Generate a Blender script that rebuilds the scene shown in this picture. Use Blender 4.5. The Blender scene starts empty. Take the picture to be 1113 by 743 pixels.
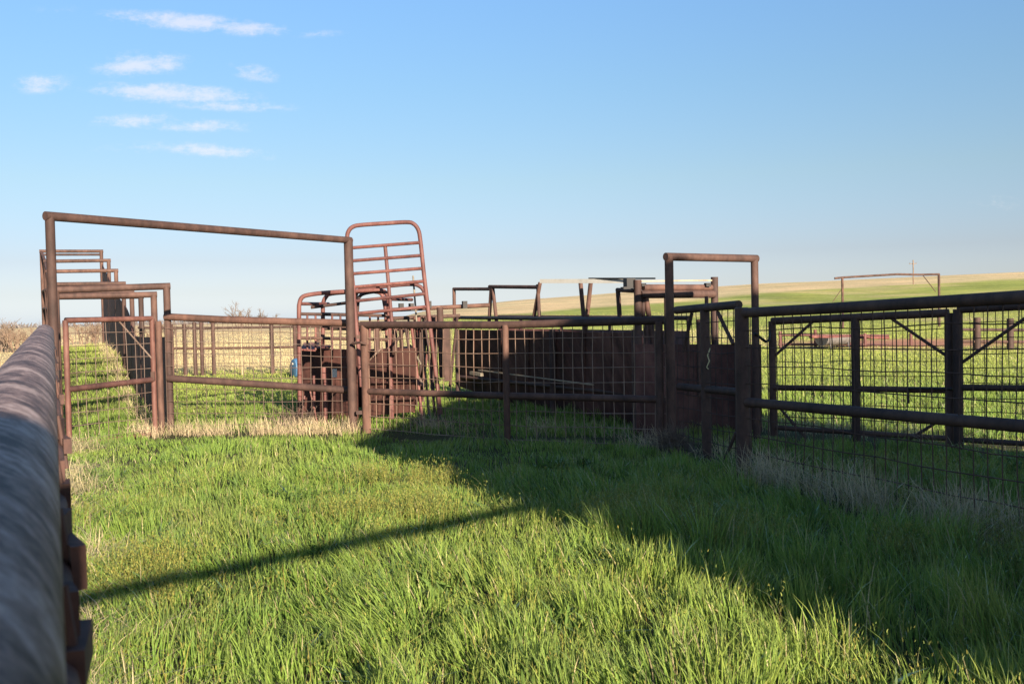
import bpy, math, random
import numpy as np
from mathutils import Vector, Matrix, Euler

random.seed(7)
rng = np.random.default_rng(11)
S = bpy.context.scene
COL = S.collection
R = math.radians

# ------------------------------------------------------------------ camera
F = 1080.0                       # focal length in photo pixels (photo 1113 x 743)
CX, CY = 556.5, 371.5
EYE = Vector((0.0, 0.0, 1.6))
cam_d = bpy.data.cameras.new('camera')
cam = bpy.data.objects.new('camera', cam_d)
COL.objects.link(cam)
cam_d.sensor_width = 36.0
cam_d.lens = 36.0 * F / 1113.0
cam_d.clip_start = 0.02
cam_d.clip_end = 6000
ROT = Euler((R(90 - 1.69), 0, 0)).to_matrix() @ Matrix.Rotation(R(-1.2), 3, 'Z')
cam.matrix_world = Matrix.Translation(EYE) @ ROT.to_4x4()
cam_d.dof.use_dof = True
cam_d.dof.focus_distance = 11.5
cam_d.dof.aperture_fstop = 10.0
S.camera = cam


def ray(px, py):
    return ROT @ Vector(((px - CX) / F, -(py - CY) / F, -1.0))


def at(px, py, Y):
    """point of the place seen at photo pixel (px, py), Y metres ahead"""
    d = ray(px, py)
    return EYE + d * (Y / d.y)


def gnd(px, py):
    d = ray(px, py)
    return EYE + d * (-EYE.z / d.z)


# directions of the yard: the long rail runs along U, across it is N
U = Vector((-0.418, 0.908, 0))
N = Vector((0.908, 0.418, 0))
SUN_EL = R(17.0)
SUN_DIR = Vector((0.418 * math.cos(SUN_EL), -0.908 * math.cos(SUN_EL), math.sin(SUN_EL)))   # towards the sun


# ------------------------------------------------------------------ noise
def _hash(ix, iy, seed):
    n = (ix.astype(np.int64) * 374761393 + iy.astype(np.int64) * 668265263 + seed * 1442695041) & 0x7fffffff
    n = ((n ^ (n >> 13)) * 1274126177) & 0x7fffffff
    n = n ^ (n >> 16)
    return (n & 0xffff) / 65535.0


def vnoise(x, y, s, seed=0):
    x = np.asarray(x, float) / s; y = np.asarray(y, float) / s
    ix = np.floor(x); iy = np.floor(y)
    fx = x - ix; fy = y - iy
    fx = fx * fx * (3 - 2 * fx); fy = fy * fy * (3 - 2 * fy)
    a = _hash(ix, iy, seed); b = _hash(ix + 1, iy, seed)
    c = _hash(ix, iy + 1, seed); d = _hash(ix + 1, iy + 1, seed)
    return (a * (1 - fx) + b * fx) * (1 - fy) + (c * (1 - fx) + d * fx) * fy


def fnoise(x, y, s, seed=0):
    return 0.55 * vnoise(x, y, s, seed) + 0.3 * vnoise(x, y, s / 2.3, seed + 5) + 0.15 * vnoise(x, y, s / 5.1, seed + 9)


def sstep(a, b, v):
    t = np.clip((v - a) / (b - a), 0, 1)
    return t * t * (3 - 2 * t)


# ------------------------------------------------------------------ terrain
RAMP_AX = None     # set below: ramp start point and axis


def ridge_px(px):
    return np.interp(px, [-600, 380, 430, 480, 560, 690, 830, 1113, 1500], [0, 0, 1, 6, 13, 20, 25, 29, 30])


A_R = at(181, 470, 14.1)          # loading lane: right posts from A (near) to H (far)
A_L = at(60, 470, 13.5)
H_R = at(110, 380, 26.3)
H_L = at(45, 380, 25.7)
LANE0 = Vector(((A_R.x + A_L.x) / 2, (A_R.y + A_L.y) / 2, 0))
LANE1 = Vector(((H_R.x + H_L.x) / 2, (H_R.y + H_L.y) / 2, 0))
LANE_LEN = (LANE1 - LANE0).length
LANE_D = (LANE1 - LANE0).normalized()
LANE_N = Vector((LANE_D.y, -LANE_D.x, 0))


def terrain(x, y):
    x = np.asarray(x, float); y = np.asarray(y, float)
    r = np.hypot(x, y)
    yy = np.maximum(y, 0.35 * r + 1e-3)
    px = np.clip(556.5 + F * x / yy, -500, 1500)
    rp = ridge_px(px)
    rc = np.minimum(r, 300)
    z = rc * rp / F * sstep(35, 300, r) + 1.6 * sstep(0.3, 5, rp) * sstep(30, 210, r) - sstep(320, 900, r) * 14
    z = z + (fnoise(x, y, 30, 3) - 0.5) * 0.35 * sstep(30, 60, r)
    z = z + (fnoise(x, y, 2.2, 17) - 0.5) * 0.05 * (1 - sstep(20, 40, r))
    # the dirt ramp of the loading chute
    dx = x - LANE0.x; dy = y - LANE0.y
    al = dx * LANE_D.x + dy * LANE_D.y
    la = dx * LANE_N.x + dy * LANE_N.y
    prof = sstep(2.0, 11.5, al) * (1 - sstep(LANE_LEN + 0.1, LANE_LEN + 3.0, al))
    wid = (1 - sstep(0.72, 1.6, la)) * (1 - sstep(0.9, 2.4, -la))
    z = z + 0.95 * prof * wid
    return z


def tz(x, y):
    return float(terrain(np.array([x]), np.array([y]))[0])


# ------------------------------------------------------------------ mesh builder
class MB:
    def __init__(self):
        self.v = []; self.f = []

    def add(self, vs, fs):
        o = len(self.v)
        self.v += [tuple(p) for p in vs]
        self.f += [tuple(i + o for i in q) for q in fs]

    def path(self, pts, r, n=10, cap=True):
        pts = [Vector(p) for p in pts]
        m = len(pts)
        rs = r if isinstance(r, (list, tuple)) else [r] * m
        t0 = (pts[1] - pts[0]).normalized()
        ref = Vector((0, 0, 1)) if abs(t0.z) < 0.9 else Vector((1, 0, 0))
        a = t0.cross(ref).normalized()
        vs = []
        for i, p in enumerate(pts):
            if i == 0: t = pts[1] - p
            elif i == m - 1: t = p - pts[-2]
            else: t = (pts[i + 1] - p).normalized() + (p - pts[i - 1]).normalized()
            t = t.normalized()
            a = (a - t * a.dot(t)).normalized()
            b = t.cross(a)
            for k in range(n):
                w = 2 * math.pi * k / n
                vs.append(p + (a * math.cos(w) + b * math.sin(w)) * rs[i])
        fs = []
        for i in range(m - 1):
            for k in range(n):
                fs.append((i * n + k, i * n + (k + 1) % n, (i + 1) * n + (k + 1) % n, (i + 1) * n + k))
        if cap:
            fs.append(tuple(range(n - 1, -1, -1)))
            fs.append(tuple((m - 1) * n + k for k in range(n)))
        self.add(vs, fs)
        return self

    def tube(self, a, b, r, n=10):
        return self.path([a, b], r, n)

    def sq(self, a, b, w, h=None):
        """square tube between two points"""
        a = Vector(a); b = Vector(b); h = h or w
        t = (b - a).normalized()
        ref = Vector((0, 0, 1)) if abs(t.z) < 0.8 else Vector((0, 1, 0))
        s = t.cross(ref).normalized(); q = s.cross(t)
        vs = []
        for p in (a, b):
            for i, j in ((-1, -1), (1, -1), (1, 1), (-1, 1)):
                vs.append(p + s * (w / 2 * i) + q * (h / 2 * j))
        self.add(vs, [(3, 2, 1, 0), (4, 5, 6, 7), (0, 1, 5, 4), (1, 2, 6, 5), (2, 3, 7, 6), (3, 0, 4, 7)])
        return self

    def box(self, c, sx, sy, sz, rot=0.0):
        c = Vector(c); m = Matrix.Rotation(rot, 3, 'Z')
        vs = [c + m @ Vector((sx / 2 * i, sy / 2 * j, sz / 2 * k)) for k in (-1, 1) for i, j in ((-1, -1), (1, -1), (1, 1), (-1, 1))]
        self.add(vs, [(3, 2, 1, 0), (4, 5, 6, 7), (0, 1, 5, 4), (1, 2, 6, 5), (2, 3, 7, 6), (3, 0, 4, 7)])
        return self

    def plate(self, poly, th, nrm=None):
        """thick plate from a planar-ish polygon"""
        poly = [Vector(p) for p in poly]
        if nrm is None:
            nrm = (poly[1] - poly[0]).cross(poly[-1] - poly[0]).normalized()
        n = len(poly)
        vs = [p + nrm * th / 2 for p in poly] + [p - nrm * th / 2 for p in poly]
        fs = [tuple(range(n)), tuple(range(2 * n - 1, n - 1, -1))]
        for i in range(n):
            j = (i + 1) % n
            fs.append((j, i, n + i, n + j))
        self.add(vs, fs)
        return self

    def strip(self, top, bot, th):
        """thick sheet between two polylines (a curved wall)"""
        k = len(top)
        top = [Vector(p) for p in top]; bot = [Vector(p) for p in bot]
        vs = []
        for i in range(k):
            t = (top[min(i + 1, k - 1)] - top[max(i - 1, 0)]); t.z = 0
            nn = Vector((t.y, -t.x, 0)).normalized() * th / 2
            vs += [top[i] + nn, top[i] - nn, bot[i] - nn, bot[i] + nn]
        fs = []
        for i in range(k - 1):
            for q in range(4):
                a = 4 * i + q; b = 4 * i + (q + 1) % 4
                fs.append((a, b, b + 4, a + 4))
        fs.append((3, 2, 1, 0)); e = 4 * (k - 1)
        fs.append((e, e + 1, e + 2, e + 3))
        self.add(vs, fs)
        return self

    def wires(self, tl, tr, br, bl, sx, sy, r=0.0035, jit=0.011):
        """welded wire mesh filling a quad"""
        tl, tr, br, bl = [Vector(p) for p in (tl, tr, br, bl)]
        def bi(a, b):
            return (tl * (1 - a) + tr * a) * (1 - b) + (bl * (1 - a) + br * a) * b
        w = (tr - tl).length; h = (tl - bl).length
        nx = max(2, round(w / sx)); ny = max(2, round(h / sy))
        nn = (tr - tl).cross(bl - tl).normalized()
        bow = random.uniform(.5, 1) * 0.035
        off = lambda a, b: nn * (bow * math.sin(a * 7.1) * math.sin(b * 3.1))
        for i in range(nx + 1):
            a = i / nx
            pts = []
            ja = random.uniform(-jit, jit) / w; kk = random.uniform(2, 5)
            for k in range(5):
                b = k / 4
                pts.append(bi(a + ja * math.sin(kk * b) + random.gauss(0, .0035) / w, b) + off(a, b) + nn * r)
            self.path(pts, r, 4, False)
        for j in range(ny + 1):
            b = j / ny
            jb = random.uniform(-jit, jit) / h
            K = max(3, int(w / 0.35))
            pts = [bi(k / K, b + jb * math.sin(k * 1.7) + random.gauss(0, .004) / h) + off(k / K, b) - nn * r for k in range(K + 1)]
            self.path(pts, r, 4, False)
        return self

    def build(self, name, mat, parent=None, smooth=True, label=None):
        loc = Vector((0, 0, 0))
        p = parent
        while p is not None:
            loc = loc + p.location; p = p.parent
        me = bpy.data.meshes.new(name)
        me.from_pydata([tuple(Vector(q) - loc) for q in self.v], [], self.f)
        me.materials.append(mat)
        if smooth:
            me.polygons.foreach_set('use_smooth', [len(q.vertices) <= 4 for q in me.polygons])
            me.set_sharp_from_angle(angle=R(40))
        me.update()
        o = bpy.data.objects.new(name, me)
        COL.objects.link(o)
        if parent is not None:
            o.parent = parent
        return_label = label
        if return_label: o['label'] = return_label
        return o


def tag(o, label=None, cat=None, group=None, kind=None):
    if label: o['label'] = label
    if cat: o['category'] = cat
    if group: o['group'] = group
    if kind: o['kind'] = kind
    return o


def thing(name, loc, label, cat, group=None):
    o = bpy.data.objects.new(name, None)
    o.empty_display_size = 0.2
    COL.objects.link(o)
    o.location = loc
    return tag(o, label, cat, group)


# ------------------------------------------------------------------ materials
def nodes(name):
    m = bpy.data.materials.new(name); m.use_nodes = True
    nt = m.node_tree; nt.nodes.clear()
    out = nt.nodes.new('ShaderNodeOutputMaterial')
    return m, nt, out


def ramp(nt, stops):
    n = nt.nodes.new('ShaderNodeValToRGB')
    el = n.color_ramp.elements
    while len(el) < len(stops): el.new(0.5)
    for e, (p, c) in zip(el, stops):
        e.position = p; e.color = (*c, 1)
    return n


def rust(name, dark, mid, light, rough=0.75, scale=9.0, bump=0.25, metal=0.0, light_at=0.7, tint=1.0, lo=0.34, spec=0.35):
    m, nt, out = nodes(name)
    L = nt.links
    tc = nt.nodes.new('ShaderNodeTexCoord')
    mp = nt.nodes.new('ShaderNodeMapping'); mp.inputs['Scale'].default_value = (1, 1, 0.45)
    L.new(tc.outputs['Object'], mp.inputs['Vector'])
    n1 = nt.nodes.new('ShaderNodeTexNoise'); n1.inputs['Scale'].default_value = scale
    n1.inputs['Detail'].default_value = 8; n1.inputs['Roughness'].default_value = 0.68
    L.new(mp.outputs[0], n1.inputs['Vector'])
    n2 = nt.nodes.new('ShaderNodeTexNoise'); n2.inputs['Scale'].default_value = scale * 0.17
    n2.inputs['Detail'].default_value = 3
    L.new(tc.outputs['Object'], n2.inputs['Vector'])
    mx = nt.nodes.new('ShaderNodeMath'); mx.operation = 'MULTIPLY_ADD'
    mx.inputs[1].default_value = 0.45; L.new(n2.outputs[0], mx.inputs[0])
    sc = nt.nodes.new('ShaderNodeMath'); sc.operation = 'MULTIPLY'; sc.inputs[1].default_value = 0.55
    L.new(n1.outputs[0], sc.inputs[0]); L.new(sc.outputs[0], mx.inputs[2])
    cr = ramp(nt, [(lo, dark), (0.5, mid), (light_at, light)])
    L.new(mx.outputs[0], cr.inputs[0])
    oi = nt.nodes.new('ShaderNodeObjectInfo')
    tr_ = ramp(nt, [(0.0, (0.72, 0.72, 0.74)), (0.5, (1, 1, 1)), (1.0, (1.32, 1.22, 1.12))])
    L.new(oi.outputs['Random'], tr_.inputs[0])
    tm = nt.nodes.new('ShaderNodeMix'); tm.data_type = 'RGBA'; tm.blend_type = 'MULTIPLY'; tm.inputs[0].default_value = tint
    L.new(cr.outputs[0], tm.inputs[6]); L.new(tr_.outputs[0], tm.inputs[7])
    b = nt.nodes.new('ShaderNodeBsdfPrincipled')
    b.inputs['Roughness'].default_value = rough; b.inputs['Metallic'].default_value = metal
    b.inputs['Specular IOR Level'].default_value = spec
    L.new(tm.outputs[2], b.inputs['Base Color'])
    bp = nt.nodes.new('ShaderNodeBump'); bp.inputs['Strength'].default_value = bump; bp.inputs['Distance'].default_value = 0.004
    L.new(n1.outputs[0], bp.inputs['Height']); L.new(bp.outputs[0], b.inputs['Normal'])
    L.new(b.outputs[0], out.inputs[0])
    return m


M = {}
M['pipe'] = rust('rusty_pipe', (0.034, 0.02, 0.016), (0.078, 0.042, 0.033), (0.15, 0.083, 0.062))
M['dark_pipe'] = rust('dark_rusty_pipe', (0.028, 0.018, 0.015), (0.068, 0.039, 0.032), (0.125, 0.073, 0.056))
M['red'] = rust('faded_red_paint', (0.055, 0.022, 0.019), (0.13, 0.05, 0.043), (0.21, 0.105, 0.088), rough=0.6)
M['redbrown'] = rust('rust_over_red_paint', (0.045, 0.021, 0.018), (0.105, 0.047, 0.038), (0.18, 0.094, 0.075), rough=0.65)
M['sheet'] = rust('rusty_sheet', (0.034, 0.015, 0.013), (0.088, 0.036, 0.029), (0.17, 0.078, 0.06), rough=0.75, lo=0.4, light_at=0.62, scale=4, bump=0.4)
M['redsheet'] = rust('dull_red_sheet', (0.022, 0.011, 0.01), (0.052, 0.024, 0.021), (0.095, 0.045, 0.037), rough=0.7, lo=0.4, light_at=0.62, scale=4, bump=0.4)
M['rail'] = rust('weathered_rail', (0.045, 0.027, 0.023), (0.19, 0.122, 0.103), (0.47, 0.35, 0.305), rough=0.6, scale=42, bump=0.9, tint=0.0, lo=0.43, light_at=0.6, spec=0.25)
M['railside'] = rust('rail_clip_rust', (0.03, 0.02, 0.018), (0.09, 0.045, 0.036), (0.18, 0.085, 0.06), scale=30)
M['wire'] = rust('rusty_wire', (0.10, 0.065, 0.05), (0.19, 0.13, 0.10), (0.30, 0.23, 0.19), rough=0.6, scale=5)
M['white'] = rust('chalky_white', (0.4, 0.37, 0.31), (0.62, 0.59, 0.51), (0.74, 0.72, 0.65), rough=0.5, scale=6)
M['black'] = rust('black_iron', (0.01, 0.01, 0.011), (0.022, 0.02, 0.02), (0.045, 0.04, 0.038), rough=0.55)
M['wood'] = rust('grey_board', (0.16, 0.13, 0.09), (0.3, 0.25, 0.18), (0.42, 0.36, 0.27), rough=0.85, scale=20)
M['blue'] = rust('blue_plastic', (0.04, 0.1, 0.18), (0.06, 0.15, 0.27), (0.1, 0.2, 0.33), rough=0.45, scale=4, bump=0.05)
M['twig'] = rust('bare_twig', (0.085, 0.06, 0.045), (0.16, 0.115, 0.085), (0.25, 0.19, 0.14), rough=0.9, scale=3)
M['straw'] = rust('dry_straw', (0.32, 0.24, 0.13), (0.45, 0.35, 0.2), (0.56, 0.46, 0.28), rough=0.9, scale=3)
M['twine'] = rust('baling_twine', (0.5, 0.43, 0.25), (0.6, 0.52, 0.3), (0.7, 0.62, 0.4), rough=0.9)
M['galv'] = rust('grey_roof_sheet', (0.22, 0.22, 0.22), (0.36, 0.36, 0.36), (0.46, 0.46, 0.45), rough=0.5, scale=2, metal=0.3)
M['barnred'] = rust('barn_board', (0.10, 0.07, 0.05), (0.2, 0.14, 0.1), (0.3, 0.22, 0.16), rough=0.9, scale=6)
M['grey'] = rust('grey_metal', (0.07, 0.065, 0.065), (0.13, 0.12, 0.12), (0.2, 0.19, 0.18), rough=0.6)


def foliage_mat(name, trans=0.35, rough=0.6):
    m, nt, out = nodes(name)
    L = nt.links
    a = nt.nodes.new('ShaderNodeAttribute'); a.attribute_name = 'Col'
    d = nt.nodes.new('ShaderNodeBsdfDiffuse'); t = nt.nodes.new('ShaderNodeBsdfTranslucent')
    g = nt.nodes.new('ShaderNodeBsdfGlossy'); g.inputs['Roughness'].default_value = 0.45
    g.inputs['Color'].default_value = (0.9, 0.95, 0.85, 1)
    L.new(a.outputs['Color'], d.inputs['Color']); L.new(a.outputs['Color'], t.inputs['Color'])
    m1 = nt.nodes.new('ShaderNodeMixShader'); m1.inputs[0].default_value = trans
    L.new(d.outputs[0], m1.inputs[1]); L.new(t.outputs[0], m1.inputs[2])
    m2 = nt.nodes.new('ShaderNodeMixShader')
    fr = nt.nodes.new('ShaderNodeFresnel'); fr.inputs[0].default_value = 1.35
    mu = nt.nodes.new('ShaderNodeMath'); mu.operation = 'MULTIPLY'; mu.inputs[1].default_value = rough
    L.new(fr.outputs[0], mu.inputs[0]); L.new(mu.outputs[0], m2.inputs[0])
    L.new(m1.outputs[0], m2.inputs[1]); L.new(g.outputs[0], m2.inputs[2])
    L.new(m2.outputs[0], out.inputs[0])
    return m


M['grass'] = foliage_mat('grass_blades', 0.35, 0.22)
M['drygrass'] = foliage_mat('dry_grass_blades', 0.25, 0.2)

# ------------------------------------------------------------------ ground sheet
GREEN = np.array((0.105, 0.165, 0.030))
FIELD = np.array((0.30, 0.33, 0.08))
TAN = np.array((0.50, 0.385, 0.215))
SOIL = np.array((0.065, 0.062, 0.028))


def dryness(x, y):
    """0 = green pasture, 1 = last year's dry grass"""
    r = np.hypot(x, y)
    px = np.clip(556.5 + F * x / np.maximum(y, 0.3 * r + 1e-3), -900, 1900)
    left = 1 - sstep(380, 520, px)
    n = fnoise(x, y, 14, 21) - 0.5
    d1 = left * sstep(28, 36, r + n * 10)
    rt = np.interp(px, [380, 560, 830, 1113, 1500], [120, 126, 186, 213, 222])
    d2 = (1 - left) * sstep(rt - 6, rt + 6, r + (fnoise(x, y, 40, 31) - 0.5) * 40)
    d3 = (1 - left) * 0.45 * sstep(0.5, 0.75, fnoise(x, y, 11, 44)) * sstep(25, 45, r)
    return np.clip(d1 + d2 + d3, 0, 1)


def ground_color(x, y):
    r = np.hypot(x, y)
    d = dryness(x, y)[:, None]
    far = sstep(14, 40, r)[:, None]
    g = SOIL * (1 - far) + FIELD * far
    n = (fnoise(x, y, 6, 77) - 0.5)[:, None]
    g = g * (1 + 0.6 * n)
    t = TAN * (1 + 0.22 * sstep(90, 140, r)[:, None]) * (1 + 0.35 * (fnoise(x, y, 25, 71)[:, None] - 0.5))
    c = g * (1 - d) + t * d
    # bare reddish dirt in the right pasture and pale gravel at the far left
    e = np.exp(-(((x - 16.2) / 5.2) ** 2 + ((y - 41) / 5.5) ** 2) ** 2)[:, None]
    e2 = np.exp(-(((x - 9) / 5) ** 2 + ((y - 47) / 1.6) ** 2) ** 2)[:, None] * 0.6
    e = np.clip(e + e2, 0, 1)
    c = c * (1 - e) + np.array((0.42, 0.21, 0.13)) * e
    gv = np.exp(-(((x + 15.5) / 3.2) ** 2 + ((y - 26.5) / 2.2) ** 2) ** 3)[:, None]
    c = c * (1 - gv) + np.array((0.5, 0.46, 0.42)) * gv
    return np.clip(c, 0, 1)


def np_mesh(name, co, loops, starts, totals, mat, col=None, smooth=False):
    me = bpy.data.meshes.new(name)
    me.vertices.add(len(co)); me.vertices.foreach_set('co', co.astype(np.float32).ravel())
    me.loops.add(len(loops)); me.loops.foreach_set('vertex_index', loops.astype(np.int32))
    me.polygons.add(len(starts)); me.polygons.foreach_set('loop_start', starts.astype(np.int32))
    me.polygons.foreach_set('loop_total', totals.astype(np.int32))
    if smooth:
        me.polygons.foreach_set('use_smooth', np.ones(len(starts), bool))
    me.materials.append(mat)
    if col is not None:
        at_ = me.color_attributes.new('Col', 'FLOAT_COLOR', 'POINT')
        c4 = np.ones((len(co), 4), np.float32); c4[:, :3] = col
        at_.data.foreach_set('color', c4.ravel())
    me.update(calc_edges=True)
    o = bpy.data.objects.new(name, me); COL.objects.link(o)
    return o


NA = 480
radii = [0.0]
rr = 0.4
while rr < 3000:
    radii.append(rr); rr *= 1.02 if rr < 60 else 1.045
radii = np.array(radii[1:])
ang = np.linspace(0, 2 * np.pi, NA, endpoint=False)
gx = (radii[:, None] * np.sin(ang)[None]).ravel(); gy = (radii[:, None] * np.cos(ang)[None]).ravel()
gz = terrain(gx, gy)
gx = np.append(gx, 0); gy = np.append(gy, 0); gz = np.append(gz, 0)
NR = len(radii)
i, j = np.meshgrid(np.arange(NR - 1), np.arange(NA), indexing='ij')
j2 = (j + 1) % NA
q = np.stack([i * NA + j, (i + 1) * NA + j, (i + 1) * NA + j2, i * NA + j2], -1).reshape(-1, 4)
q = q[:, ::-1]
tri = np.stack([np.full(NA, NR * NA), (np.arange(NA) + 1) % NA, np.arange(NA)], -1)
loops = np.concatenate([q.ravel(), tri.ravel()])
starts = np.concatenate([np.arange(len(q)) * 4, len(q) * 4 + np.arange(NA) * 3])
totals = np.concatenate([np.full(len(q), 4), np.full(NA, 3)])


def ground_mat():
    m, nt, out = nodes('pasture_ground')
    L = nt.links
    a = nt.nodes.new('ShaderNodeAttribute'); a.attribute_name = 'Col'
    tc = nt.nodes.new('ShaderNodeTexCoord')
    n1 = nt.nodes.new('ShaderNodeTexNoise'); n1.inputs['Scale'].default_value = 1.3; n1.inputs['Detail'].default_value = 9
    n1.inputs['Roughness'].default_value = 0.75
    L.new(tc.outputs['Object'], n1.inputs['Vector'])
    n2 = nt.nodes.new('ShaderNodeTexNoise'); n2.inputs['Scale'].default_value = 0.09; n2.inputs['Detail'].default_value = 7
    L.new(tc.outputs['Object'], n2.inputs['Vector'])
    cr = ramp(nt, [(0.3, (0.62, 0.62, 0.6)), (0.55, (1, 1, 1)), (0.75, (1.35, 1.3, 1.15))])
    L.new(n1.outputs[0], cr.inputs[0])
    cr2 = ramp(nt, [(0.3, (0.8, 0.86, 0.8)), (0.5, (1, 1, 1)), (0.7, (1.22, 1.12, 1.1))])
    L.new(n2.outputs[0], cr2.inputs[0])
    mx = nt.nodes.new('ShaderNodeMix'); mx.data_type = 'RGBA'; mx.blend_type = 'MULTIPLY'; mx.inputs[0].default_value = 1
    L.new(a.outputs['Color'], mx.inputs[6]); L.new(cr.outputs[0], mx.inputs[7])
    my = nt.nodes.new('ShaderNodeMix'); my.data_type = 'RGBA'; my.blend_type = 'MULTIPLY'; my.inputs[0].default_value = 1
    L.new(mx.outputs[2], my.inputs[6]); L.new(cr2.outputs[0], my.inputs[7])
    mp = nt.nodes.new('ShaderNodeMapping'); mp.inputs['Scale'].default_value = (.05, .42, .2); mp.inputs['Rotation'].default_value = (0, 0, .25)
    L.new(tc.outputs['Object'], mp.inputs['Vector'])
    n3 = nt.nodes.new('ShaderNodeTexNoise'); n3.inputs['Scale'].default_value = 1.0; n3.inputs['Detail'].default_value = 8; n3.inputs['Roughness'].default_value = .7
    L.new(mp.outputs[0], n3.inputs['Vector'])
    cr3 = ramp(nt, [(0.3, (.66, .68, .66)), (0.5, (1, 1, 1)), (0.7, (1.3, 1.24, 1.16))]); L.new(n3.outputs[0], cr3.inputs[0])
    mz = nt.nodes.new('ShaderNodeMix'); mz.data_type = 'RGBA'; mz.blend_type = 'MULTIPLY'; mz.inputs[0].default_value = 1
    L.new(my.outputs[2], mz.inputs[6]); L.new(cr3.outputs[0], mz.inputs[7]); my = mz
    b = nt.nodes.new('ShaderNodeBsdfPrincipled'); b.inputs['Roughness'].default_value = 0.95
    b.inputs['Specular IOR Level'].default_value = 0.1
    L.new(my.outputs[2], b.inputs['Base Color'])
    bp = nt.nodes.new('ShaderNodeBump'); bp.inputs['Strength'].default_value = 0.6; bp.inputs['Distance'].default_value = 0.08
    L.new(n1.outputs[0], bp.inputs['Height']); L.new(bp.outputs[0], b.inputs['Normal'])
    L.new(b.outputs[0], out.inputs[0])
    return m


ground = np_mesh('ground', np.stack([gx, gy, gz], -1), loops, starts, totals, ground_mat(), ground_color(gx, gy), smooth=True)
tag(ground, 'rolling pasture ground rising to a dry ridge on the right', 'ground', kind='structure')


# ------------------------------------------------------------------ grass
def blades(name, x, y, h, w, col, lean=0.35, wind=(0.0, 0.0), mat=None, tipcol=None, seed=0, z=None, tuft=0.0):
    n = len(x)
    g = np.random.default_rng(seed + 100)
    if z is None: z = terrain(x, y)
    phi = g.uniform(0, 2 * np.pi, n)
    la = g.uniform(0, 2 * np.pi, n)
    lm = np.abs(g.normal(0, 1, n)) * lean
    lx = np.cos(la) * lm + wind[0]; ly = np.sin(la) * lm + wind[1]
    if tuft:
        lx = lx + tuft * ((vnoise(x, y, .22, 501) - .5) * 1.2 + (vnoise(x, y, .8, 503) - .5) * .6); ly = ly + tuft * ((vnoise(x, y, .22, 505) - .5) * 1.2 + (vnoise(x, y, .8, 507) - .5) * .6)
        lm = np.hypot(lx, ly)
    sx = np.cos(phi); sy = np.sin(phi)
    ts = np.array([0, 0.4, 0.75, 1.0]); ws = np.array([0.75, 1.0, 0.7, 0.0])
    co = np.zeros((n, 7, 3))
    k = 0
    for t, wf in zip(ts, ws):
        cx = x + lx * h * t ** 1.8; cy = y + ly * h * t ** 1.8
        cz = z - 0.01 + h * t * (1 - 0.25 * t * np.clip(lm, 0, 1.6))
        if wf > 0:
            co[:, k] = np.stack([cx - sx * w * wf / 2, cy - sy * w * wf / 2, cz], -1)
            co[:, k + 1] = np.stack([cx + sx * w * wf / 2, cy + sy * w * wf / 2, cz], -1); k += 2
        else:
            co[:, k] = np.stack([cx, cy, cz], -1)
    base = (np.arange(n) * 7)[:, None]
    loops = (base + np.array([0, 1, 3, 2, 2, 3, 5, 4, 4, 5, 6])[None]).ravel()
    starts = ((np.arange(n) * 11)[:, None] + np.array([0, 4, 8])[None]).ravel()
    totals = np.tile([4, 4, 3], n)
    c = np.repeat(col[:, None, :], 7, 1)
    if tipcol is not None:
        f = np.array([0, 0, .2, .2, .5, .5, .9])[None, :, None]
        c = c * (1 - f) + tipcol[:, None, :] * f
    return np_mesh(name, co.reshape(-1, 3), loops, starts, totals, mat or M['grass'], c.reshape(-1, 3), smooth=True)


def wedge(d0, d1, dens, g, margin=1.6):
    """random points of the visible wedge between two depths"""
    w1 = 0.56 * d1 + margin
    n = int(dens * (d1 - d0) * 2 * w1)
    y = g.uniform(d0, d1, n); x = g.uniform(-w1, w1, n)
    k = np.abs(x) < 0.56 * y + margin
    return x[k], y[k]


FL = [((186, 474), (385, 474), 0.45), ((385, 476), (700, 478), 0.3), ((700, 484), (800, 500), 0.45), ((812, 520), (1113, 592), 0.34), ((150, 470), (178, 476), .3), ((830, 470), (1113, 490), .4)]


def fence_near(x, y):
    """1 right under a fence line, where nobody grazes or mows and dead grass stands"""
    v = np.zeros(len(x))
    for a, b, hw in FL:
        A = gnd(*a); B = gnd(*b); dx, dy = B.x - A.x, B.y - A.y
        t = np.clip(((x - A.x) * dx + (y - A.y) * dy) / (dx * dx + dy * dy), 0, 1)
        d = np.hypot(x - A.x - t * dx, y - A.y - t * dy) + (vnoise(x, y, .5, 66) - .5) * .35
        v = np.maximum(v, 1 - sstep(hw * .6, hw * 1.3, d))
    return v


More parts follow.
